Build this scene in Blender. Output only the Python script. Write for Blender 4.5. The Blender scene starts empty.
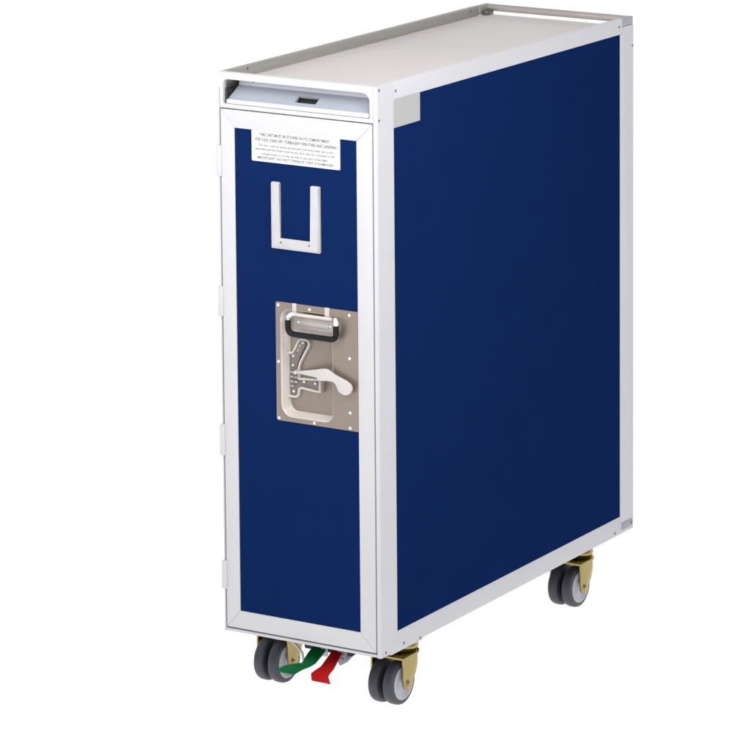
import bpy, bmesh, math
from mathutils import Vector, Matrix

scene = bpy.context.scene
COL = scene.collection

W, D, H = 0.300, 0.810, 0.9137          # body of the trolley, bottom edge at z = 0
LIFT = 0.116                            # casters lift the body this far off the ground

# ------------------------------------------------------------------ materials
def principled(name, base, rough=0.5, metallic=0.0, spec=0.5, noise=0.0, nscale=40.0, rnoise=0.0,
               bump=0.0, bscale=300.0, stretch=None):
    m = bpy.data.materials.new(name)
    m.use_nodes = True
    nt = m.node_tree
    b = nt.nodes['Principled BSDF']
    b.inputs['Base Color'].default_value = (*base, 1)
    b.inputs['Roughness'].default_value = rough
    b.inputs['Metallic'].default_value = metallic
    b.inputs['Specular IOR Level'].default_value = spec
    tc = nt.nodes.new('ShaderNodeTexCoord')
    mp = nt.nodes.new('ShaderNodeMapping')
    if stretch:
        mp.inputs['Scale'].default_value = stretch
    nt.links.new(tc.outputs['Object'], mp.inputs['Vector'])
    if noise or rnoise:
        n = nt.nodes.new('ShaderNodeTexNoise')
        n.inputs['Scale'].default_value = nscale
        n.inputs['Detail'].default_value = 5
        nt.links.new(mp.outputs['Vector'], n.inputs['Vector'])
        if noise:
            r = nt.nodes.new('ShaderNodeValToRGB')
            r.color_ramp.elements[0].position = 0.3
            r.color_ramp.elements[1].position = 0.7
            r.color_ramp.elements[0].color = (*[c * (1 - noise) for c in base], 1)
            r.color_ramp.elements[1].color = (*[min(1, c * (1 + noise)) for c in base], 1)
            nt.links.new(n.outputs['Fac'], r.inputs['Fac'])
            nt.links.new(r.outputs['Color'], b.inputs['Base Color'])
        if rnoise:
            mr = nt.nodes.new('ShaderNodeMapRange')
            mr.inputs['To Min'].default_value = max(0.02, rough - rnoise)
            mr.inputs['To Max'].default_value = min(1, rough + rnoise)
            nt.links.new(n.outputs['Fac'], mr.inputs['Value'])
            nt.links.new(mr.outputs['Result'], b.inputs['Roughness'])
    if bump:
        n2 = nt.nodes.new('ShaderNodeTexNoise')
        n2.inputs['Scale'].default_value = bscale
        n2.inputs['Detail'].default_value = 3
        nt.links.new(mp.outputs['Vector'], n2.inputs['Vector'])
        bp = nt.nodes.new('ShaderNodeBump')
        bp.inputs['Strength'].default_value = bump
        bp.inputs['Distance'].default_value = 0.001
        nt.links.new(n2.outputs['Fac'], bp.inputs['Height'])
        nt.links.new(bp.outputs['Normal'], b.inputs['Normal'])
    return m

M = dict(
    frame=principled('white_anodised_frame', (0.60, 0.592, 0.625), 0.40, 0.0, 0.3, noise=0.02, nscale=9, rnoise=0.08),
    stile=principled('white_door_frame', (0.605, 0.602, 0.62), 0.40, 0.0, 0.3, noise=0.02, nscale=9, rnoise=0.08),
    blue=principled('navy_laminate', (0.0054, 0.0192, 0.090), 0.6, 0.0, 0.0, noise=0.03, nscale=14, bump=0.05, bscale=900),
    tray=principled('pale_laminate_top', (0.655, 0.615, 0.605), 0.5, 0.0, 0.2, noise=0.04, nscale=5, bump=0.06, bscale=700),
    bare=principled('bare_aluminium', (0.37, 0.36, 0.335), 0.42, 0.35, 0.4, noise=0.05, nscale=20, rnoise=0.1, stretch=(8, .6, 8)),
    railm=principled('satin_aluminium_rail', (0.56, 0.52, 0.50), 0.30, 0.6, 0.4, noise=0.03, nscale=20, rnoise=0.08),
    drawer=principled('grey_blue_drawer', (0.40, 0.43, 0.495), 0.4, 0.1, 0.3, noise=0.02, nscale=10),
    lip=principled('pale_drawer_lip', (0.70, 0.72, 0.79), 0.35, 0.0, 0.4, noise=0.01, nscale=10),
    dark=principled('dark_gap_seal', (0.022, 0.023, 0.022), 0.7, 0.0, 0.3, noise=0.1, nscale=30),
    gasket=principled('grey_door_seal', (0.045, 0.045, 0.042), 0.7, 0.0, 0.2, noise=0.08, nscale=30),
    inside=principled('grey_bay_lining', (0.35, 0.36, 0.33), 0.5, 0.2, 0.4, noise=0.06, nscale=25),
    placard=principled('white_placard', (0.70, 0.70, 0.73), 0.5, 0.0, 0.3, noise=0.01, nscale=20),
    ink=principled('grey_ink', (0.22, 0.22, 0.23), 0.7, 0.0, 0.2, noise=0.1, nscale=60),
    sticker=principled('grey_sticker', (0.44, 0.44, 0.44), 0.55, 0.0, 0.3, noise=0.01, nscale=20),
    holder=principled('satin_holder_aluminium', (0.56, 0.555, 0.565), 0.38, 0.15, 0.4, noise=0.03, nscale=60),
    plate=principled('brushed_tan_steel', (0.31, 0.255, 0.22), 0.36, 0.6, 0.4, noise=0.035, nscale=45, rnoise=0.08, stretch=(.6, 6, 9)),
    pale_lit=principled('pale_steel_and_lit_wall', (0.66, 0.61, 0.565), 0.4, 0.1, 0.4, noise=0.03, nscale=30),
    lever=principled('pale_lever_enamel', (0.62, 0.59, 0.575), 0.35, 0.1, 0.4, noise=0.02, nscale=25),
    mech=principled('grey_latch_steel', (0.22, 0.195, 0.18), 0.4, 0.6, 0.4, noise=0.2, nscale=160, rnoise=0.1),
    silver=principled('polished_steel', (0.50, 0.465, 0.445), 0.42, 0.4, 0.4, noise=0.04, nscale=60),
    rivet=principled('pale_rivet', (0.78, 0.75, 0.73), 0.3, 0.0, 0.5, noise=0.01, nscale=60),
    screw=principled('grey_screw', (0.16, 0.15, 0.16), 0.35, 0.7, 0.5, noise=0.1, nscale=200),
    rubber=principled('black_rubber_grip', (0.008, 0.008, 0.010), 0.5, 0.0, 0.25, noise=0.15, nscale=60, bump=0.1, bscale=500),
    tyre=principled('grey_polyurethane_tyre', (0.064, 0.064, 0.083), 0.45, 0.0, 0.4, noise=0.12, nscale=45, bump=0.08, bscale=400),
    tyreside=principled('black_wheel_core', (0.012, 0.012, 0.014), 0.6, 0.0, 0.3, noise=0.1, nscale=40),
    hub=principled('lilac_grey_hub', (0.50, 0.49, 0.56), 0.45, 0.0, 0.35, noise=0.03, nscale=40),
    brass=principled('yellow_zinc_plating', (0.37, 0.295, 0.115), 0.20, 0.95, 0.5, noise=0.03, nscale=55, rnoise=0.1),
    green=principled('green_pedal_plastic', (0.001, 0.130, 0.033), 0.5, 0.0, 0.1, noise=0.08, nscale=50),
    red=principled('red_pedal_plastic', (0.43, 0.006, 0.008), 0.5, 0.0, 0.1, noise=0.05, nscale=50),
    steel=principled('grey_bracket_steel', (0.23, 0.245, 0.28), 0.4, 0.5, 0.5, noise=0.15, nscale=80),
    under=principled('white_plastic_clip', (0.60, 0.60, 0.62), 0.5, 0.0, 0.4, noise=0.03, nscale=60),
    cap=principled('grey_corner_cap', (0.36, 0.355, 0.40), 0.45, 0.1, 0.4, noise=0.04, nscale=60),
)

# ------------------------------------------------------------------ helpers
def link(name, me, parent=None, loc=None):
    o = bpy.data.objects.new(name, me)
    COL.objects.link(o)
    if parent is not None:
        o.parent = parent
    if loc is not None:
        o.location = loc
    return o

def finish(name, bm, mats, parent, loc=(0, 0, 0), sharp=32):
    bmesh.ops.recalc_face_normals(bm, faces=bm.faces)
    me = bpy.data.meshes.new(name)
    bm.to_mesh(me)
    bm.free()
    for p in me.polygons:
        p.use_smooth = True
    me.set_sharp_from_angle(angle=math.radians(sharp))
    for m in (mats if isinstance(mats, (list, tuple)) else [mats]):
        me.materials.append(m)
    return link(name, me, parent, loc)

def bevel_edges(bm, edges, r, seg=2):
    bmesh.ops.bevel(bm, geom=list(edges), offset=r, segments=seg, profile=0.5, affect='EDGES', clamp_overlap=True)

def box(bm, x0, x1, y0, y1, z0, z1, r=0.0, seg=2):
    g = bmesh.ops.create_cube(bm, size=1.0)
    vs = g['verts']
    for v in vs:
        v.co = Vector((x0 + (v.co.x + .5) * (x1 - x0), y0 + (v.co.y + .5) * (y1 - y0), z0 + (v.co.z + .5) * (z1 - z0)))
    if r:
        es = {e for v in vs for e in v.link_edges}
        bevel_edges(bm, es, r, seg)

def boxes(name, lst, mat, parent, r=0.0008, seg=2):
    bm = bmesh.new()
    for b in lst:
        box(bm, *b, r=r, seg=seg)
    return finish(name, bm, mat, parent)

def rrect(x0, x1, z0, z1, r, n=6):
    """rounded rectangle, r = one radius or (bl, br, tr, tl)"""
    if not isinstance(r, (tuple, list)):
        r = (r,) * 4
    out = []
    for (cx, cz, sx, sz, a0), rr in zip([(x0, z0, 1, 1, 180), (x1, z0, -1, 1, 270), (x1, z1, -1, -1, 0), (x0, z1, 1, -1, 90)], r):
        ox, oz = cx + sx * rr, cz + sz * rr
        for k in range(n + 1):
            a = math.radians(a0 + 90 * k / n)
            out.append((ox + rr * math.cos(a), oz + rr * math.sin(a)))
    return out

def ccw(p):
    a = sum(p[i][0] * p[(i + 1) % len(p)][1] - p[(i + 1) % len(p)][0] * p[i][1] for i in range(len(p)))
    return p if a > 0 else p[::-1]

def plate_into(bm, outer, y0, y1, holes=(), bevel=0.0, seg=2, mat=0):
    """Slab in the XZ plane between y0 (front) and y1 (back)."""
    loops = [ccw(list(outer))] + [ccw(list(h))[::-1] for h in holes]
    rim = []
    front_loops = []
    for lp in loops:
        vs = [bm.verts.new((x, y0, z)) for x, z in lp]
        vb = [bm.verts.new((x, y1, z)) for x, z in lp]
        front_loops.append((vs, vb))
        for i in range(len(vs)):
            j = (i + 1) % len(vs)
            f = bm.faces.new((vs[i], vs[j], vb[j], vb[i]))
            f.material_index = mat
            rim.append(bm.edges.get((vs[i], vs[j])))
    if not holes:
        f = bm.faces.new(front_loops[0][0]); f.material_index = mat
        f = bm.faces.new(front_loops[0][1][::-1]); f.material_index = mat
    else:
        for side in (0, 1):
            es = []
            for fl in front_loops:
                vs = fl[side]
                es += [bm.edges.get((vs[i], vs[(i + 1) % len(vs)])) for i in range(len(vs))]
            g = bmesh.ops.triangle_fill(bm, use_beauty=True, edges=es)
            for f in g['geom']:
                if isinstance(f, bmesh.types.BMFace):
                    f.material_index = mat
    if bevel:
        bevel_edges(bm, rim, bevel, seg)

def plate(name, outer, y0, y1, mat, parent, holes=(), bevel=0.0, seg=2):
    bm = bmesh.new()
    plate_into(bm, outer, y0, y1, holes, bevel, seg)
    return finish(name, bm, mat, parent)

def rotate_plate_to_side(o, x_at):
    """XZ slab -> YZ slab facing +X: (u, y, z) -> (x_at - y, u, z)"""
    for v in o.data.vertices:
        u, y, z = v.co
        v.co = (x_at - y, u, z)
    o.data.update()

def tube_into(bm, pts, r, seg=12, closed=False, mat=0):
    pts = [Vector(p) for p in pts]
    n = len(pts)
    rings = []
    up = Vector((0.31, 0.17, 0.93))
    for i, p in enumerate(pts):
        t = (pts[min(i + 1, n - 1)] - pts[max(i - 1, 0)]).normalized()
        a = t.cross(up)
        if a.length < 1e-4:
            a = t.cross(Vector((1, 0, 0)))
        a.normalize()
        b = t.cross(a).normalized()
        rr = r[i] if isinstance(r, (list, tuple)) else r
        rings.append([bm.verts.new(p + rr * (math.cos(2 * math.pi * k / seg) * a + math.sin(2 * math.pi * k / seg) * b)) for k in range(seg)])
    for i in range(n - 1):
        for k in range(seg):
            f = bm.faces.new((rings[i][k], rings[i][(k + 1) % seg], rings[i + 1][(k + 1) % seg], rings[i + 1][k]))
            f.material_index = mat
    bm.faces.new(rings[0][::-1]).material_index = mat
    bm.faces.new(rings[-1]).material_index = mat

def lathe_into(bm, prof, axis='X', c=(0, 0, 0), seg=48, mat=0):
    """prof = [(along, radius)], spun about an axis through c."""
    rings = []
    for a, r in prof:
        ring = []
        for k in range(seg):
            t = 2 * math.pi * k / seg
            u, v = r * math.cos(t), r * math.sin(t)
            p = (a, u, v) if axis == 'X' else ((u, a, v) if axis == 'Y' else (u, v, a))
            ring.append(bm.verts.new((p[0] + c[0], p[1] + c[1], p[2] + c[2])))
        rings.append(ring)
    for i in range(len(rings) - 1):
        for k in range(seg):
            f = bm.faces.new((rings[i][k], rings[i][(k + 1) % seg], rings[i + 1][(k + 1) % seg], rings[i + 1][k]))
            f.material_index = mat
    bm.faces.new(rings[0]).material_index = mat
    bm.faces.new(rings[-1][::-1]).material_index = mat

def arc_corner(p0, c, p1, r, n=6):
    """fillet polyline corner at c between p0 and p1"""
    c = Vector(c); a = (Vector(p0) - c).normalized(); b = (Vector(p1) - c).normalized()
    s, e = c + a * r, c + b * r
    return [tuple((1 - t) ** 2 * s + 2 * t * (1 - t) * c + t * t * e) for t in [k / n for k in range(n + 1)]]

# ------------------------------------------------------------------ the thing
root = bpy.data.objects.new('airline_trolley', None)
COL.objects.link(root)
root.location = (0.15, 0.405, 0)
root['label'] = 'tall narrow navy blue and white airline service trolley on four grey twin-wheel casters'
root['category'] = 'trolley'
BASE = Vector((-0.15, -0.405, LIFT))

class Parts(list):
    pass
def part(o, label=None):
    """a direct part of the trolley: the meshes are drawn in body coordinates"""
    o.parent = root
    o.location = BASE
    if label:
        o['label'] = label
    return o

# carcass (closed inner box) and its hidden faces
carc = boxes('carcass', [(0.004, 0.296, 0.032, 0.800, 0.003, 0.853)], M['inside'], None, r=0.001); part(carc)
back = boxes('rear_panel', [(0.034, 0.266, 0.801, 0.806, 0.034, 0.885)], M['blue'], None, r=0.0006); part(back)

# corner posts
for x0, x1, mirror in ((0.2930, W, False), (-0.001, 0.0028, True)):
    bm = bmesh.new()
    zt = 0.8868 if mirror else H - 0.0002
    # L section: front leg along X, side leg along Y, rounded outer corner
    if not mirror:
        sec = [(x0, 0.0), (W - .004, 0.0)] + [(W - .004 + .004 * math.sin(a), .004 - .004 * math.cos(a)) for a in [math.pi / 2 * k / 6 for k in range(1, 7)]] + [(W, 0.0472), (W - .0084, 0.0472), (W - .0084, .0104), (x0, .0104)]
    else:
        sec = [(x1, 0.0), (x1, .0104), (.0084, .0104), (.0084, .0472), (-.001, .0472)] + [(-.001 + .003 * (1 - math.cos(a)), .003 * (1 - math.sin(a))) for a in [math.pi / 2 * k / 4 for k in range(0, 5)]]
    ring0 = [bm.verts.new((x, y, 0.0)) for x, y in sec]
    ring1 = [bm.verts.new((x, y, zt)) for x, y in sec]
    n = len(sec)
    for i in range(n):
        bm.faces.new((ring0[i], ring0[(i + 1) % n], ring1[(i + 1) % n], ring1[i]))
    bm.faces.new(ring0); bm.faces.new(ring1[::-1])
    part(finish('corner_post', bm, M['frame'], None))
for x_at in (W, .011):
    o = plate('corner_post', [(.7633, 0), (D, 0), (D, H - .0150), (.7708, H - .0150), (.7708, .8868), (.7633, .8868)], 0, .012, M['frame'], None, bevel=.0006)
    rotate_plate_to_side(o, x_at)
    part(o)

# side rails and side panels
for s, (x0, x1) in enumerate(((W - .0085, W), (-.001, .0085))):
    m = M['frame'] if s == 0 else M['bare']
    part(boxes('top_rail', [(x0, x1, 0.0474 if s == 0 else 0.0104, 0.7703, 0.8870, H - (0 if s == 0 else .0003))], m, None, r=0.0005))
    part(boxes('bottom_rail', [(x0, x1, 0.0474, 0.7631, 0.0, 0.0319)], M['frame'], None, r=0.0010))
sp = boxes('side_panel', [(W - .0082, W - .0009, 0.040, 0.770, 0.025, 0.8950)], M['blue'], None, r=0.0003); part(sp)
sp2 = boxes('side_panel', [(0.0, .0082, 0.040, 0.770, 0.025, 0.8950)], M['blue'], None, r=0.0003); part(sp2)
st = boxes('sticker', [(W - .001, W - .00045, 0.0476, 0.1243, 0.8418, 0.8868)], M['sticker'], None, r=0.0001, seg=1)
part(st, 'blank grey sticker at the top front corner of the side panel')
# front ends of the top rails, rear corner caps
part(boxes('corner_cap', [(W - .012, W - .0004, 0.7708, D - .0004, H - .0146, H - .0004)], M['cap'], None, r=0.0016, seg=3))
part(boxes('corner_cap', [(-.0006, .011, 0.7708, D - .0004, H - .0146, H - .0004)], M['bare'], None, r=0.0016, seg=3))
part(boxes('corner_bracket', [(W - .03, W + .0010, 0.7676, 0.8053, 0.0063, 0.0190)], M['cap'], None, r=0.0006))
part(boxes('corner_bracket', [(W - .035, W - .0007, 0.030, 0.1245, -0.0036, 0.0045)], M['frame'], None, r=0.0016))
part(boxes('corner_bracket', [(-.0003, .035, 0.030, 0.1245, -0.0036, 0.0045)], M['frame'], None, r=0.0016))

# work top, rims and rear rail
bm = bmesh.new()
sec = [(.0106, .9032), (.0640, H - .0175), (.8000, H - .0175), (.8000, H - .0230), (.0640, H - .0230), (.0106, .9026)]
a = [bm.verts.new((0.0082, y, z)) for y, z in sec]; b = [bm.verts.new((W - .0082, y, z)) for y, z in sec]
for i in range(len(sec)):
    bm.faces.new((a[i], a[(i + 1) % len(sec)], b[(i + 1) % len(sec)], b[i]))
bm.faces.new(a); bm.faces.new(b[::-1])
part(finish('work_top', bm, M['tray'], None))
part(boxes('tray_bracket', [(0.0086, 0.021, 0.780, 0.8035, H - .0176, H - .0095)], M['screw'], None, r=0.0012))
bm = bmesh.new()
rail = [(.8045 + .0058 * math.cos(t), H - .0064 + .0064 * math.sin(t)) for t in [2 * math.pi * k / 20 for k in range(20)]]
a = [bm.verts.new((0.0105, y, z)) for y, z in rail]; b = [bm.verts.new((W - .0122, y, z)) for y, z in rail]
for i in range(len(rail)):
    bm.faces.new((a[i], a[(i + 1) % len(rail)], b[(i + 1) % len(rail)], b[i]))
bm.faces.new(a); bm.faces.new(b[::-1])
part(finish('rear_rail', bm, M['railm'], None, sharp=60))
# rear wall below the work top
part(boxes('rear_rail', [(0.011, W - .012, 0.790, 0.8085, 0.853, H - .0245)], M['frame'], None, r=0.0008))

# slot frame at the top of the front, with rounded opening
slot = plate('slot_frame', [(.0031, .8562), (.2924, .8562), (.2924, H - .0002), (-.0008, H - .0002), (-.0008, .8872), (.0031, .8872)], 0.0004, 0.010, M['stile'], None,
             holes=[rrect(0.0095, 0.2858, 0.8632, 0.9024, (.002, .002, .013, .009), 8)], bevel=0.0010)
part(slot)
part(boxes('bay_lining', [(0.0086, 0.0100, 0.0102, 0.30, 0.8575, 0.889), (W - .0142, W - .0125, 0.0102, 0.30, 0.8575, 0.889),
                          (0.0102, W - .0145, 0.28, 0.30, 0.8575, 0.888), (0.0102, W - .0145, 0.0102, 0.28, 0.8545, 0.8585)], M['inside'], None, r=0.0003))

# pull-out drawer: lip, sloping face with hand hole, bright upright at its back
bm = bmesh.new()
X0, X1 = 0.0172, 0.2842
box(bm, X0, X1, -0.0012, 0.0050, 0.8640, 0.8708, r=0.0016, seg=3)
dr = finish('drawer', bm, M['lip'], None); part(dr)
def slope(u, v):   # u across, v up the slope 0..1
    return Vector((u, 0.0040 + v * 0.0300, 0.8706 + v * 0.0180))
hole = [(0.1432, .20), (0.1782 + .003, .20), (0.1788 + .003, .60), (0.1438, .60)]
hole = [(0.1395, .22), (0.1785, .22), (0.1785, .62), (0.1395, .62)]
bm = bmesh.new()
us = [X0, .1395, .1785, X1]; vs_ = [0, .22, .66, 1]
grid = [[bm.verts.new(slope(u, v)) for u in us] for v in vs_]
for j in range(3):
    for i in range(3):
        if i == 1 and j == 1:
            continue
        bm.faces.new((grid[j][i], grid[j][i + 1], grid[j + 1][i + 1], grid[j + 1][i]))
nrm = Vector((0, -0.0180, 0.0300)).normalized()
inn = [bm.verts.new(v.co - nrm * .004) for v in (grid[1][1], grid[1][2], grid[2][2], grid[2][1])]
rim = (grid[1][1], grid[1][2], grid[2][2], grid[2][1])
for i in range(4):
    bm.faces.new((rim[i], rim[(i + 1) % 4], inn[(i + 1) % 4], inn[i]))
# back edge turns up behind the slope
t0 = [bm.verts.new(slope(u, 1) + Vector((0, .001, .0085))) for u in us]
for i in range(3):
    bm.faces.new((grid[3][i], grid[3][i + 1], t0[i + 1], t0[i])).material_index = 1
me = bpy.data.meshes.new('drawer_face'); bm.to_mesh(me); bm.free()
me.materials.append(M['drawer']); me.materials.append(M['lip'])
df = link('drawer_face', me, dr)
hp = bmesh.new()
q = [slope(.137, .16) - nrm * .0065, slope(.181, .16) - nrm * .0065, slope(.181, .72) - nrm * .0065, slope(.137, .72) - nrm * .0065]
lo = [hp.verts.new(p) for p in q]; li = [hp.verts.new(p - nrm * .004) for p in q]
hp.faces.new(lo); hp.faces.new(li[::-1])
for i in range(4):
    hp.faces.new((lo[i], lo[(i + 1) % 4], li[(i + 1) % 4], li[i]))
finish('hand_hole', hp, M['dark'], dr)
bm = bmesh.new(); box(bm, X0 + .001, X1 - .001, 0.0042, 0.20, 0.8588, 0.8642)
box(bm, 0.0140, 0.0160, 0.004, 0.034, 0.8600, 0.8895)
finish('drawer_runner', bm, M['dark'], dr)
bm = bmesh.new(); lathe_into(bm, [(-.0006, .0016), (.0004, .0020), (.001, .0020)], 'Y', (0.0445, 0.0352, 0.8945), 12)
finish('screw', bm, M['screw'], dr)

# sill under the door
part(boxes('front_sill', [(0.0029, 0.2929, 0.0012, 0.031, 0.0002, 0.0046)], M['frame'], None, r=0.0005))

# ------------------------------------------------------------------ door
DX0, DX1, DZ0, DZ1 = 0.0047, 0.2905, 0.0076, 0.8543
PX0, PX1, PZ0, PZ1 = 0.0306, 0.2612, 0.0368, 0.8258
# dish of the latch
R_OUT = rrect(0.1155, 0.2141, 0.3695, 0.5435, (.021, .017, .012, .017), 8)
R_IN = rrect(0.1235, 0.2085, 0.3765, 0.5385, (.015, .012, .008, .012), 8)
bm = bmesh.new()
plate_into(bm, rrect(PX0 - .006, PX1 + .006, PZ0 - .006, PZ1 + .006, .001, 1), 0.0018, 0.0045, holes=[rrect(0.114, 0.2155, 0.368, 0.545, .02, 6)])
door = finish('door', bm, M['blue'], None); part(door)
e = 0.0001
def bar(pts):
    bm = bmesh.new()
    plate_into(bm, pts, 0.0, 0.020, bevel=0.0009, seg=3)
    return finish('door_frame', bm, M['stile'], door)
bar([(DX0, DZ0 + e), (PX0, PZ0 + e), (PX0, PZ1 - e), (DX0, DZ1 - e)])
bar([(DX1, DZ0 + e), (PX1, PZ0 + e), (PX1, PZ1 - e), (DX1, DZ1 - e)])
bar([(DX0 + e, DZ0), (DX1 - e, DZ0), (PX1 - e, PZ0), (PX0 + e, PZ0)])
bar([(DX0 + e, DZ1), (DX1 - e, DZ1), (PX1 - e, PZ1), (PX0 + e, PZ1)])
plate('door_seal', [(0.0029, 0.0047), (0.2929, 0.0047), (0.2929, 0.8561), (0.0029, 0.8561)], 0.0085, 0.031, M['gasket'], door,
      holes=[[(0.0056, 0.0086), (0.2895, 0.0086), (0.2895, 0.8533), (0.0056, 0.8533)]])

# hinges
for z0, z1 in ((.7455, .7956), (.5182, .5671), (.2902, .3413), (.0701, .1166)):
    bm = bmesh.new()
    box(bm, -0.0030, 0.0068, -0.0032, 0.006, z0, z1, r=0.0013, seg=2)
    h = finish('hinge', bm, M['stile'], door)

# placard with its lettering (one mesh, two materials)
def text_mesh(body, size, width, x, z, y, bold):
    cu = bpy.data.curves.new('t', 'FONT')
    cu.body = body
    cu.size = size
    cu.resolution_u = 3
    cu.offset = bold
    ob = bpy.data.objects.new('t', cu)
    COL.objects.link(ob)
    bpy.context.view_layer.update()
    me = bpy.data.meshes.new_from_object(ob.evaluated_get(bpy.context.evaluated_depsgraph_get()))
    xs = [v.co.x for v in me.vertices]
    k = width / (max(xs) - min(xs)); mn = min(xs)
    for v in me.vertices:
        v.co = Vector((x + (v.co.x - mn) * k, y, z + v.co.y))
    bpy.data.objects.remove(ob); bpy.data.curves.remove(cu)
    return me
bm = bmesh.new()
plate_into(bm, rrect(0.0640, 0.2305, 0.7766, 0.8262, (.002, .002, .0004, .0004), 3), -0.0002, 0.0030, bevel=0.0003, seg=1)
lines = [("THIS CART MUST BE STOWED IN ITS COMPARTMENT", .0064, .0790, .2120, .8180),
         ("FOR TAXI, TAKE OFF, TURBULENT WEATHER AND LANDING", .0066, .0715, .2250, .8096),
         ("The door must be closed and latched at all times when cart is not", .0047, .0770, .2180, .8016),
         ("attended and the brake must be set when the cart is parked in the", .0047, .0715, .2210, .7953),
         ("compartment or on the aircraft at any time of the flight", .0047, .0835, .2080, .7880),
         ("IMPORTANT: DO NOT OPERATE CART IF DAMAGED", .0054, .0750, .2190, .7812)]
for body, size, xa, xb, z in lines:
    me = text_mesh(body, size, xb - xa, xa, z, -0.00045, .00018 if size > .0057 else .0001 if size > .005 else .00006)
    me.materials.append(None); me.materials.append(None)
    for p in me.polygons:
        p.material_index = 1
    bm.from_mesh(me)
    bpy.data.meshes.remove(me)
me = bpy.data.meshes.new('placard')
bm.to_mesh(me); bm.free()
me.materials.append(M['placard']); me.materials.append(M['ink'])
pl = link('placard', me, door)

# U-shaped card holder
bm = bmesh.new()
plate_into(bm, [(.1012, .6412), (.1020, .6400), (.1918, .6400), (.1928, .6412), (.1928, .7450), (.1912, .7468), (.1774, .7468), (.1755, .7450),
                (.1755, .6568), (.1172, .6568), (.1172, .7448), (.1154, .7466), (.1030, .7466), (.1012, .7450)], -0.0024, 0.0022, bevel=0.0009)
# raised outer lips
tube_into(bm, [(.1030, -.0024, .7440), (.1030, -.0024, .6420), (.1910, -.0024, .6420), (.1910, -.0024, .7440)], .0010, 8)
ch = finish('card_holder', bm, M['holder'], door)
for x in (.1195, .1728):
    bm = bmesh.new(); lathe_into(bm, [(-.0034, .0007), (-.0030, .0014), (-.0020, .0016)], 'Y', (x, 0, .6508), 12)
    finish('screw', bm, M['screw'], door)

# ------------------------------------------------------------------ latch plate
bm = bmesh.new()
plate_into(bm, rrect(0.1060, 0.2610, 0.3617, 0.5542, (.004, .0003, .0003, .003), 4), 0.0002, 0.0016, holes=[R_OUT], bevel=0.0003, seg=1)
# dish floor
fl = [bm.verts.new((x, .0156, z)) for x, z in R_IN]; bm.faces.new(fl)
lp = finish('latch_plate', bm, M['plate'], None); part(lp, 'tan steel latch plate on the door, with recessed dish')
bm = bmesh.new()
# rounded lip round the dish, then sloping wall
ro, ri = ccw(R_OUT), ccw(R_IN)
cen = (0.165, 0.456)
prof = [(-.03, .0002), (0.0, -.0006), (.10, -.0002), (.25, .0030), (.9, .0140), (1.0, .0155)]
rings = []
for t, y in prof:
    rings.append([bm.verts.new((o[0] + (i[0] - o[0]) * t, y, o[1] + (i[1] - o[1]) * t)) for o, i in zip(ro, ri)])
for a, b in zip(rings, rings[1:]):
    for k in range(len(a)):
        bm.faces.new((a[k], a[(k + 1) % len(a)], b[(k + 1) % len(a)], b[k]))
finish('dish_wall', bm, M['pale_lit'], lp, sharp=50)  # paler than the plate: light on the slope is put into the colour

# rivets round the plate
rv = None
for x, z in [(111.2, 548.7), (170.7, 547.6), (245.4, 547.2), (110.8, 457.1), (245.4, 478.0), (245.7, 390.6), (245.4, 365.9), (177.8, 365.6), (110.8, 365.6)]:
    if rv is None:
        bm = bmesh.new()
        lathe_into(bm, [(-.0010, .0006), (-.0008, .0014), (-.0003, .0019), (.0006, .0020)], 'Y', (0, 0, 0), 14)
        rv = finish('rivet', bm, M['rivet'], lp); o = rv
    else:
        o = rv.copy(); COL.objects.link(o); o.parent = lp
    o.location = (x / 1000, 0, z / 1000); o.scale = (1.35, 1.3, 1.35)

# quadrant in the dish: pale pressed flange round a dark toothed plate
Q = [(118.5, 478), (122.0, 472.6), (127.0, 471.4), (130.5, 474.5), (134.4, 481.5), (137.9, 488.0), (141.0, 493.5), (145.0, 496.0), (150.5, 496.7), (157.0, 495.9), (161.5, 493.0), (162.9, 488.5), (160.1, 481.2),
     (155.0, 472.8), (150.0, 464.2), (146.0, 457.0), (143.4, 450.0), (142.6, 440.8), (143.0, 432.0), (184.0, 434.5), (184.2, 419.0), (181.6, 414.2), (177.3, 412.0), (160.0, 413.4), (147.0, 414.6), (143.4, 413.0), (141.8, 404.2), (138.0, 399.4), (131, 398.4), (118.5, 399.0)]
def inset(p, d):
    p = ccw(p); out = []
    for i in range(len(p)):
        a, b, c = Vector(p[i - 1]), Vector(p[i]), Vector(p[(i + 1) % len(p)])
        n1 = Vector((-(b - a).y, (b - a).x)).normalized(); n2 = Vector((-(c - b).y, (c - b).x)).normalized()
        m = (n1 + n2); m = m / max(.45, m.dot(n1) )
        out.append(tuple(b + m * d))
    return out
Qm = [(x / 1000, z / 1000) for x, z in Q]
plate('quadrant_flange', Qm, 0.0100, 0.0157, M['pale_lit'], lp, holes=[inset(Qm, .0030)], bevel=0.0008)
bm = bmesh.new()
plate_into(bm, inset(Qm, .0026), 0.0138, 0.0150)
plate_into(bm, [(.1325, .4770), (.1450, .4940), (.1530, .4935), (.1560, .4880), (.1480, .4740), (.1410, .4600), (.1380, .4480), (.1290, .4480), (.1265, .4640)], 0.0112, 0.0138, bevel=0.0005, seg=1)
quad = finish('quadrant_plate', bm, M['mech'], lp)
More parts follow.
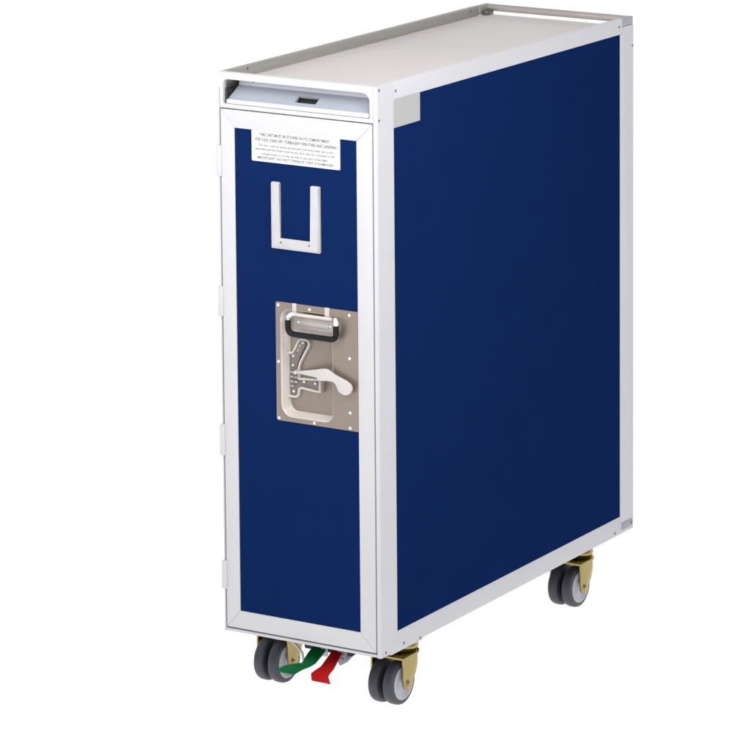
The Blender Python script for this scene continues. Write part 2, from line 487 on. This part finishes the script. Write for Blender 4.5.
# ratchet teeth
for x, z, a in ((.1370, .4815, 60), (.1405, .4765, 60), (.1440, .4840, 60), (.1285, .4395, 0), (.1285, .4320, 0), (.1285, .4245, 0), (.1290, .4170, 0), (.1360, .4320, 0), (.1360, .4245, 0)):
    g = bmesh.new(); box(g, -.0030, .0030, .0106, .0138, -.0013, .0013, r=.0004, seg=1)
    bmesh.ops.rotate(g, verts=g.verts, cent=(0, 0, 0), matrix=Matrix.Rotation(math.radians(-a), 3, 'Y'))
    bmesh.ops.translate(g, verts=g.verts, vec=(x, 0, z))
    finish('ratchet_tooth', g, M['silver'], lp)
for x, z in [(149.5, 489.4), (131.0, 466.1), (130.2, 451.1), (150.9, 426.5), (131.1, 408.4), (172.0, 426.0)]:
    o = rv.copy(); COL.objects.link(o); o.parent = lp; o.location = (x / 1000, .0118, z / 1000); o.scale = (1.15, 1.6, 1.15)
bm = bmesh.new(); box(bm, 0.1835, 0.1880, 0.004, 0.0156, 0.4140, 0.4340, r=.0008)
finish('latch_stop', bm, M['silver'], lp)

# paddle lever
L = [(131.2, 10.0, 439.8), (148.5, 4.3, 445.0), (182.5, -6.9, 453.5), (197, -10.5, 457.6), (204.8, -12.0, 459.1), (209.5, -12.0, 458.9), (212.7, -12.0, 457.4), (224.8, -12.0, 451.3), (245.7, -12.0, 444.1), (252.8, -12.0, 440.4), (255.4, -12.0, 436.5), (256.1, -12.0, 432.6), (254.6, -12.0, 427.4),
     (250.6, -12, 423.6), (246.5, -12.0, 421.6), (242.1, -12.0, 421.2), (236.3, -12.0, 423.2), (231.7, -12.0, 426.0), (228.2, -12.0, 433.1), (225.5, -12, 437.3), (221.3, -12.0, 440.0), (213, -12, 440.4), (198.4, -12.0, 439.0), (192.5, -11, 439.6), (187.5, -8.7, 442.2), (148.5, 4.3, 440.5), (131.2, 10.0, 437.9)]
bm = bmesh.new()
f0 = [bm.verts.new((x / 1000, y / 1000, z / 1000)) for x, y, z in L]
f1 = [bm.verts.new((x / 1000, y / 1000 + .0045, z / 1000)) for x, y, z in L]
n = len(L); rim = []
for i in range(n):
    bm.faces.new((f0[i], f0[(i + 1) % n], f1[(i + 1) % n], f1[i])); rim.append(bm.edges.get((f0[i], f0[(i + 1) % n])))
bmesh.ops.triangle_fill(bm, use_beauty=True, edges=rim)
bmesh.ops.triangle_fill(bm, use_beauty=True, edges=[bm.edges.get((f1[i], f1[(i + 1) % n])) for i in range(n)])
bevel_edges(bm, rim, .0009, 2)
tube_into(bm, [(.140, .0150, .4420), (.140, .0030, .4420)], .0030, 14)
finish('latch_lever', bm, M['lever'], lp, sharp=45)

# carry handle: strap hinges, pivot bar, silver cup, black bail
for x0, x1 in ((.1384, .1462), (.1996, .2085)):
    bm = bmesh.new()
    box(bm, x0, x1, -.0012, .0012, .5395, .5548, r=.0006)
    lathe_into(bm, [(-.0022, .0008), (-.0019, .0018), (-.0010, .0022)], 'Y', ((x0 + x1) / 2, 0, .5505), 14)
    finish('hinge_strap', bm, M['pale_lit'], lp)
bm = bmesh.new()
tube_into(bm, [(.1385, -.0036, .5379), (.2160, -.0036, .5379)], .0029, 14)
finish('pivot_bar', bm, M['pale_lit'], lp)
bm = bmesh.new()
plate_into(bm, rrect(.1400, .2180, .5080, .5350, .002, 3), .0000, .0020, bevel=.0005)
plate_into(bm, rrect(.1520, .2075, .5205, .5285, .003, 4), -.0016, .0004, bevel=.0009)
finish('handle_cup', bm, M['silver'], lp)
for x, z in ((.1500, .5250), (.2100, .5245)):
    o = rv.copy(); COL.objects.link(o); o.parent = lp; o.location = (x, -.0002, z); o.scale = (1.25, 1.4, 1.1)
yb = -.0115
path = [(.1374, yb, .5305)] + arc_corner((.1374, yb, .5305), (.1374, yb, .5080), (.2280, yb, .5080), .011) + arc_corner((.1374, yb, .5080), (.2280, yb, .5080), (.2280, yb, .5320), .011) + [(.2280, yb, .5310)]
bm = bmesh.new(); tube_into(bm, path, .0047, 16)
finish('handle_grip', bm, M['rubber'], lp, sharp=60)
for xa, xb in ((.1374, .1425), (.2280, .2215)):
    bm = bmesh.new(); tube_into(bm, [(xa, yb, .5300), (xa, yb + .0006, .5340), ((xa + xb) / 2, -.0070, .5375), (xb, -.0036, .5385)], [.0040, .0040, .0036, .0032], 14)
    finish('handle_end', bm, M['rivet'], lp, sharp=60)

# ------------------------------------------------------------------ screws on the frame
sc0 = None
def put_screw(x, y, z, rot):
    global sc0
    if sc0 is None:
        bm = bmesh.new()
        lathe_into(bm, [(-.0009, .0010), (-.0007, .0019), (-.0001, .0023), (.0006, .0023)], 'Y', (0, 0, 0), 14)
        sc0 = finish('screw', bm, M['screw'], None); o = sc0
    else:
        o = sc0.copy(); COL.objects.link(o)
    part(o); o.location = BASE + Vector((x, y, z)); o.rotation_euler = (0, 0, rot)
for y, z in ((.0062, .9080), (.0535, .9000), (.0058, .8605), (.0136, .0062), (.0659, .0070), (.1135, .0016), (.7600, .9005), (.7446, .0066)):
    put_screw(W, y, z, math.pi / 2)
put_screw(W, .8065, .8620, math.pi / 2)
put_screw(W + .001, .8010, .0126, math.pi / 2)
put_screw(.0085, .7459, .9075, math.pi / 2)
put_screw(.0085, .0700, .9085, math.pi / 2)

# ------------------------------------------------------------------ casters (built round the wheel axle at the origin, X = axle)
RW = 0.0365
def tyre_profile(w, r):
    h = w / 2
    return [(-h, r * .70), (-h, r * .84), (-h * .95, r * .91), (-h * .82, r * .965), (-h * .55, r * .992), (-h * .2, r), (h * .2, r), (h * .55, r * .992), (h * .82, r * .965), (h * .95, r * .91), (h, r * .84), (h, r * .70)]
def make_caster():
    bm = bmesh.new()
    # swivel housing: stacked rings and neck between the fork crown and the body
    lathe_into(bm, [(.0794, .0236), (.0680, .0240), (.0650, .0232), (.0630, .0214), (.0605, .0212), (.0590, .0226), (.0565, .0250), (.0530, .0262), (.0490, .0260), (.0460, .0246), (.0432, .0215)], 'Z', (0, .033, 0), 48)
    cst = finish('caster', bm, M['brass'], None, sharp=40)
    # fork: crown plate and two cheeks tapering to the axle
    bm = bmesh.new()
    cheek = [(-.0125, .0420), (.0300, .0420), (.0300, .0260), (.0250, .0120), (.0120, -.0050), (.0088, -.0090), (.0040, -.0112), (-.0015, -.0112), (-.0070, -.0088), (-.0100, -.0040), (-.0118, .0100)]
    for sx in (1, -1):
        g = bmesh.new(); plate_into(g, cheek, -.0013, .0013, bevel=.0007)
        for v in g.verts:
            u, y, z = v.co
            v.co = (sx * .0300 - y, u, z)
        tm = bpy.data.meshes.new('t'); g.to_mesh(tm); g.free(); bm.from_mesh(tm); bpy.data.meshes.remove(tm)
    g = bmesh.new(); plate_into(g, rrect(-.0311, .0311, -.0125, .0540, (.002, .002, .027, .027), 10), -.0405, -.0436, bevel=.0012, seg=3)
    for v in g.verts:
        x, y, z = v.co; v.co = (x, z, -y)
    tm = bpy.data.meshes.new('t'); g.to_mesh(tm); g.free(); bm.from_mesh(tm); bpy.data.meshes.remove(tm)
    finish('fork', bm, M['brass'], cst)
    for sx in (1, -1):
        # tyre + hub
        cx = sx * .0139
        bm = bmesh.new()
        lathe_into(bm, tyre_profile(.0190, RW), 'X', (cx, 0, 0), 64)
        finish('tyre', bm, M['tyre'], cst, sharp=50)
        bm = bmesh.new()
        o_ = cx + sx * .0076
        lathe_into(bm, [(o_, .0276), (o_ + sx * .0022, .0280), (o_ + sx * .0031, .0272), (o_ + sx * .0032, .0244), (o_ + sx * .0022, .0232), (o_ + sx * .0024, .0110), (o_ + sx * .0044, .0096), (o_ + sx * .0056, .0080)], 'X', (0, 0, 0), 48)
        finish('hub', bm, M['hub'], cst, sharp=50)
    bm = bmesh.new()
    tube_into(bm, [(-.0325, 0, 0), (.0325, 0, 0)], .0030, 12)
    lathe_into(bm, [(-.0047, .0200), (.0047, .0200)], 'X', (0, 0, 0), 24)
    finish('axle', bm, M['tyreside'], cst)
    for sx in (1, -1):
        bm = bmesh.new()
        lathe_into(bm, [(sx * .0312, .0062), (sx * .0322, .0060), (sx * .0328, .0042), (sx * .0345, .0040), (sx * .0352, .0030), (sx * .0348, .0012)], 'X', (0, 0, 0), 18)
        finish('axle_bolt', bm, M['brass'], cst, sharp=40)
    return cst
c0 = make_caster()
zc = RW - LIFT
for k, (x, y) in enumerate(((.2417, .118), (.2385, .690), (.0185, .1185), (.0185, .690))):
    if k == 0:
        c = c0
    else:
        c = c0.copy(); COL.objects.link(c)
        for chd in list(c0.children):
            d = chd.copy(); COL.objects.link(d); d.parent = c
    part(c); c.location = BASE + Vector((x, y, zc))

# ------------------------------------------------------------------ brake pedals under the front edge
part(boxes('pedal_shaft', [(.112, .205, .060, .072, -.030, -.018)], M['dark'], None, r=.003, seg=3))
part(boxes('base_plate', [(.014, .286, .0420, .790, .0006, .0036)], M['gasket'], None, r=.0005))
def ribbon(name, left, right, th, mat, label):
    """pedal: two matching edge lines, given thickness downwards/backwards"""
    bm = bmesh.new()
    n = len(left)
    T = [[bm.verts.new(l), bm.verts.new(r)] for l, r in zip(left, right)]
    B = []
    for i in range(n):
        t = (Vector(left[min(i + 1, n - 1)]) - Vector(left[max(i - 1, 0)])); w = Vector(right[i]) - Vector(left[i])
        nn = t.cross(w).normalized()
        if nn.z > 0: nn = -nn
        B.append([bm.verts.new(Vector(left[i]) + nn * th), bm.verts.new(Vector(right[i]) + nn * th)])
    for i in range(n - 1):
        bm.faces.new((T[i][0], T[i][1], T[i + 1][1], T[i + 1][0]))
        bm.faces.new((B[i][0], B[i + 1][0], B[i + 1][1], B[i][1]))
        bm.faces.new((T[i][0], T[i + 1][0], B[i + 1][0], B[i][0]))
        bm.faces.new((T[i][1], B[i][1], B[i + 1][1], T[i + 1][1]))
    bm.faces.new((T[0][0], B[0][0], B[0][1], T[0][1]))
    bm.faces.new((T[-1][0], T[-1][1], B[-1][1], B[-1][0]))
    bmesh.ops.recalc_face_normals(bm, faces=bm.faces)
    es = [e for e in bm.edges if len(e.link_faces) == 2 and e.calc_face_angle() > 1.0]
    bevel_edges(bm, es, .0009, 2)
    return part(finish(name, bm, mat, None, sharp=40), label)
ribbon('brake_pedal',
       [(.1300, .066, -.0200), (.1330, .040, -.0280), (.1420, .015, -.0300), (.1500, -.002, -.0290), (.1440, -.018, -.0270), (.1385, -.032, -.0262), (.1330, -.050, -.0290)],
       [(.1560, .066, -.0200), (.1590, .040, -.0280), (.1650, .015, -.0310), (.1660, -.002, -.0312), (.1640, -.018, -.0310), (.1645, -.032, -.0312), (.1680, -.050, -.0296)], .0036, M['green'], 'green brake pedal')
ribbon('brake_pedal',
       [(.1660, .066, -.0210), (.1680, .048, -.0290), (.1712, .020, -.0385), (.1690, .006, -.0412), (.1672, -.002, -.0440), (.1735, -.010, -.0515)],
       [(.1850, .066, -.0210), (.1880, .048, -.0290), (.1960, .020, -.0360), (.1985, .006, -.0385), (.1995, -.002, -.0420), (.2090, -.010, -.0515)], .0040, M['red'], 'red brake pedal')
bm = bmesh.new()
plate_into(bm, [(.1770, -.0020), (.1965, -.0020), (.1960, -.0280), (.1932, -.0362), (.1835, -.0470), (.1800, -.0462), (.1770, -.0370)], .058, .080, bevel=.0015)
lathe_into(bm, [(.0565, .0012), (.0568, .0030), (.0585, .0032)], 'Y', (.1862, 0, -.036), 14)
part(finish('pedal_bracket', bm, M['steel'], None))
part(boxes('pedal_clip', [(.1470, .1590, .0560, .0600, -.0360, -.0020)], M['under'], None, r=.0010))
bm = bmesh.new()
P = [(.0690, .085, -.0020), (.0715, .085, -.0260), (.0753, .085, -.0343), (.0846, .085, -.0409), (.0915, .085, -.0478), (.0937, .085, -.0590)]
tube_into(bm, P, .0022, 10)
part(finish('linkage_rod', bm, M['under'], None, sharp=60))

# ------------------------------------------------------------------ ground: made translucent, so an added glow below washes out its shadows
g = bpy.data.materials.new('backlit_white_ground'); g.use_nodes = True
nt = g.node_tree; nt.nodes.clear()
out = nt.nodes.new('ShaderNodeOutputMaterial'); mix = nt.nodes.new('ShaderNodeMixShader')
dif = nt.nodes.new('ShaderNodeBsdfDiffuse'); tr = nt.nodes.new('ShaderNodeBsdfTranslucent')
dif.inputs['Color'].default_value = (.85, .85, .85, 1); tr.inputs['Color'].default_value = (.95, .95, .95, 1)
mix.inputs['Fac'].default_value = 0.6
nt.links.new(dif.outputs[0], mix.inputs[1]); nt.links.new(tr.outputs[0], mix.inputs[2]); nt.links.new(mix.outputs[0], out.inputs['Surface'])
bm = bmesh.new()
vs = [bm.verts.new(p) for p in ((-30, -30, 0), (30, -30, 0), (30, 30, 0), (-30, 30, 0))]; bm.faces.new(vs)
me = bpy.data.meshes.new('ground'); bm.to_mesh(me); bm.free(); me.materials.append(g)
gr = link('ground', me)
gr['kind'] = 'structure'; gr['label'] = 'seamless pure white studio ground'

# ------------------------------------------------------------------ light
w = bpy.data.worlds.new('World'); scene.world = w; w.use_nodes = True
nt = w.node_tree
bg = nt.nodes['Background']
tc = nt.nodes.new('ShaderNodeTexCoord'); sep = nt.nodes.new('ShaderNodeSeparateXYZ')
nt.links.new(tc.outputs['Generated'], sep.inputs[0])
ramp = nt.nodes.new('ShaderNodeValToRGB')
mr = nt.nodes.new('ShaderNodeMapRange'); mr.inputs['From Min'].default_value = -1; mr.inputs['From Max'].default_value = 1
nt.links.new(sep.outputs['Z'], mr.inputs['Value']); nt.links.new(mr.outputs['Result'], ramp.inputs['Fac'])
LOWER, UPPER = 0.75, 0.16        # unseen glow added below to keep the ground white, dimmer studio above
el = ramp.color_ramp.elements
el[0].position = 0.490; el[0].color = (LOWER, LOWER, LOWER, 1)
el[1].position = 0.510; el[1].color = (UPPER, UPPER, UPPER * 1.03, 1)
# bright studio wall behind the trolley, fading out towards the ceiling
dot = nt.nodes.new('ShaderNodeVectorMath'); dot.operation = 'DOT_PRODUCT'
nt.links.new(tc.outputs['Generated'], dot.inputs[0]); dot.inputs[1].default_value = (-0.55, 0.83, 0.0)
m1 = nt.nodes.new('ShaderNodeMapRange'); m1.interpolation_type = 'SMOOTHSTEP'
m1.inputs['From Min'].default_value = 0.05; m1.inputs['From Max'].default_value = 0.35
nt.links.new(dot.outputs['Value'], m1.inputs['Value'])
m2 = nt.nodes.new('ShaderNodeMapRange'); m2.interpolation_type = 'SMOOTHSTEP'
m2.inputs['From Min'].default_value = 0.60; m2.inputs['From Max'].default_value = 0.35
nt.links.new(sep.outputs['Z'], m2.inputs['Value'])
m3 = nt.nodes.new('ShaderNodeMath'); m3.operation = 'MULTIPLY'
nt.links.new(m1.outputs['Result'], m3.inputs[0]); nt.links.new(m2.outputs['Result'], m3.inputs[1])
mixw = nt.nodes.new('ShaderNodeMix'); mixw.data_type = 'RGBA'; mixw.blend_type = 'LIGHTEN'
nt.links.new(m3.outputs['Value'], mixw.inputs[0])
nt.links.new(ramp.outputs['Color'], mixw.inputs[6]); mixw.inputs[7].default_value = (0.50, 0.50, 0.50, 1)
nt.links.new(mixw.outputs[2], bg.inputs['Color'])
bg.inputs['Strength'].default_value = 2.2

def area(name, loc, target, size, power, color=(1, 1, 1), size_y=None):
    l = bpy.data.lights.new(name, 'AREA'); l.energy = power; l.size = size; l.color = color
    if size_y: l.shape = 'RECTANGLE'; l.size_y = size_y
    o = bpy.data.objects.new(name, l); COL.objects.link(o)
    o.location = loc
    o.rotation_euler = (Vector(target) - Vector(loc)).to_track_quat('-Z', 'Y').to_euler()
    return o
area('key_softbox', (0.0, -1.15, 1.65), (0.15, 0.05, 0.95), 0.8, 15.5)
area('fill_light', (1.25, -0.55, 1.75), (0.3, 0.1, 0.95), 0.6, 14)  # unseen lamp added to brighten the side towards the front corner
area('top_fill_light', (0.15, 0.75, 2.5), (0.15, 0.5, 0.9), 1.0, 4.5)  # unseen lamp added overhead to lighten the work top

# ------------------------------------------------------------------ camera
cam = bpy.data.cameras.new('camera'); co = bpy.data.objects.new('camera', cam); COL.objects.link(co)
yaw, pit, rol = -0.48674898757490104, 0.12430686397872338, 0.00360763411443613
fwd = Vector((math.sin(yaw) * math.cos(pit), math.cos(yaw) * math.cos(pit), -math.sin(pit)))
rt = Vector((math.cos(yaw), -math.sin(yaw), 0)); up = rt.cross(fwd)
r2 = rt * math.cos(rol) + up * math.sin(rol); u2 = -rt * math.sin(rol) + up * math.cos(rol)
mw = Matrix((r2, u2, -fwd)).transposed().to_4x4()
mw.translation = Vector((3.480534345481185, -4.847243415554298, 1.9471415968236754 + LIFT))
co.matrix_world = mw
cam.sensor_width = 36; cam.lens = 3787.6572852162135 / 750 * 36
cam.shift_x = -354.15425288463996 / 750; cam.shift_y = -486.57290411825267 / 750
cam.clip_start = 0.05; cam.clip_end = 200
scene.camera = co

scene.view_settings.view_transform = 'Standard'
scene.view_settings.look = 'None'
scene.view_settings.exposure = 0
scene.view_settings.gamma = 1
scene.render.engine = 'CYCLES'
scene.cycles.max_bounces = 8
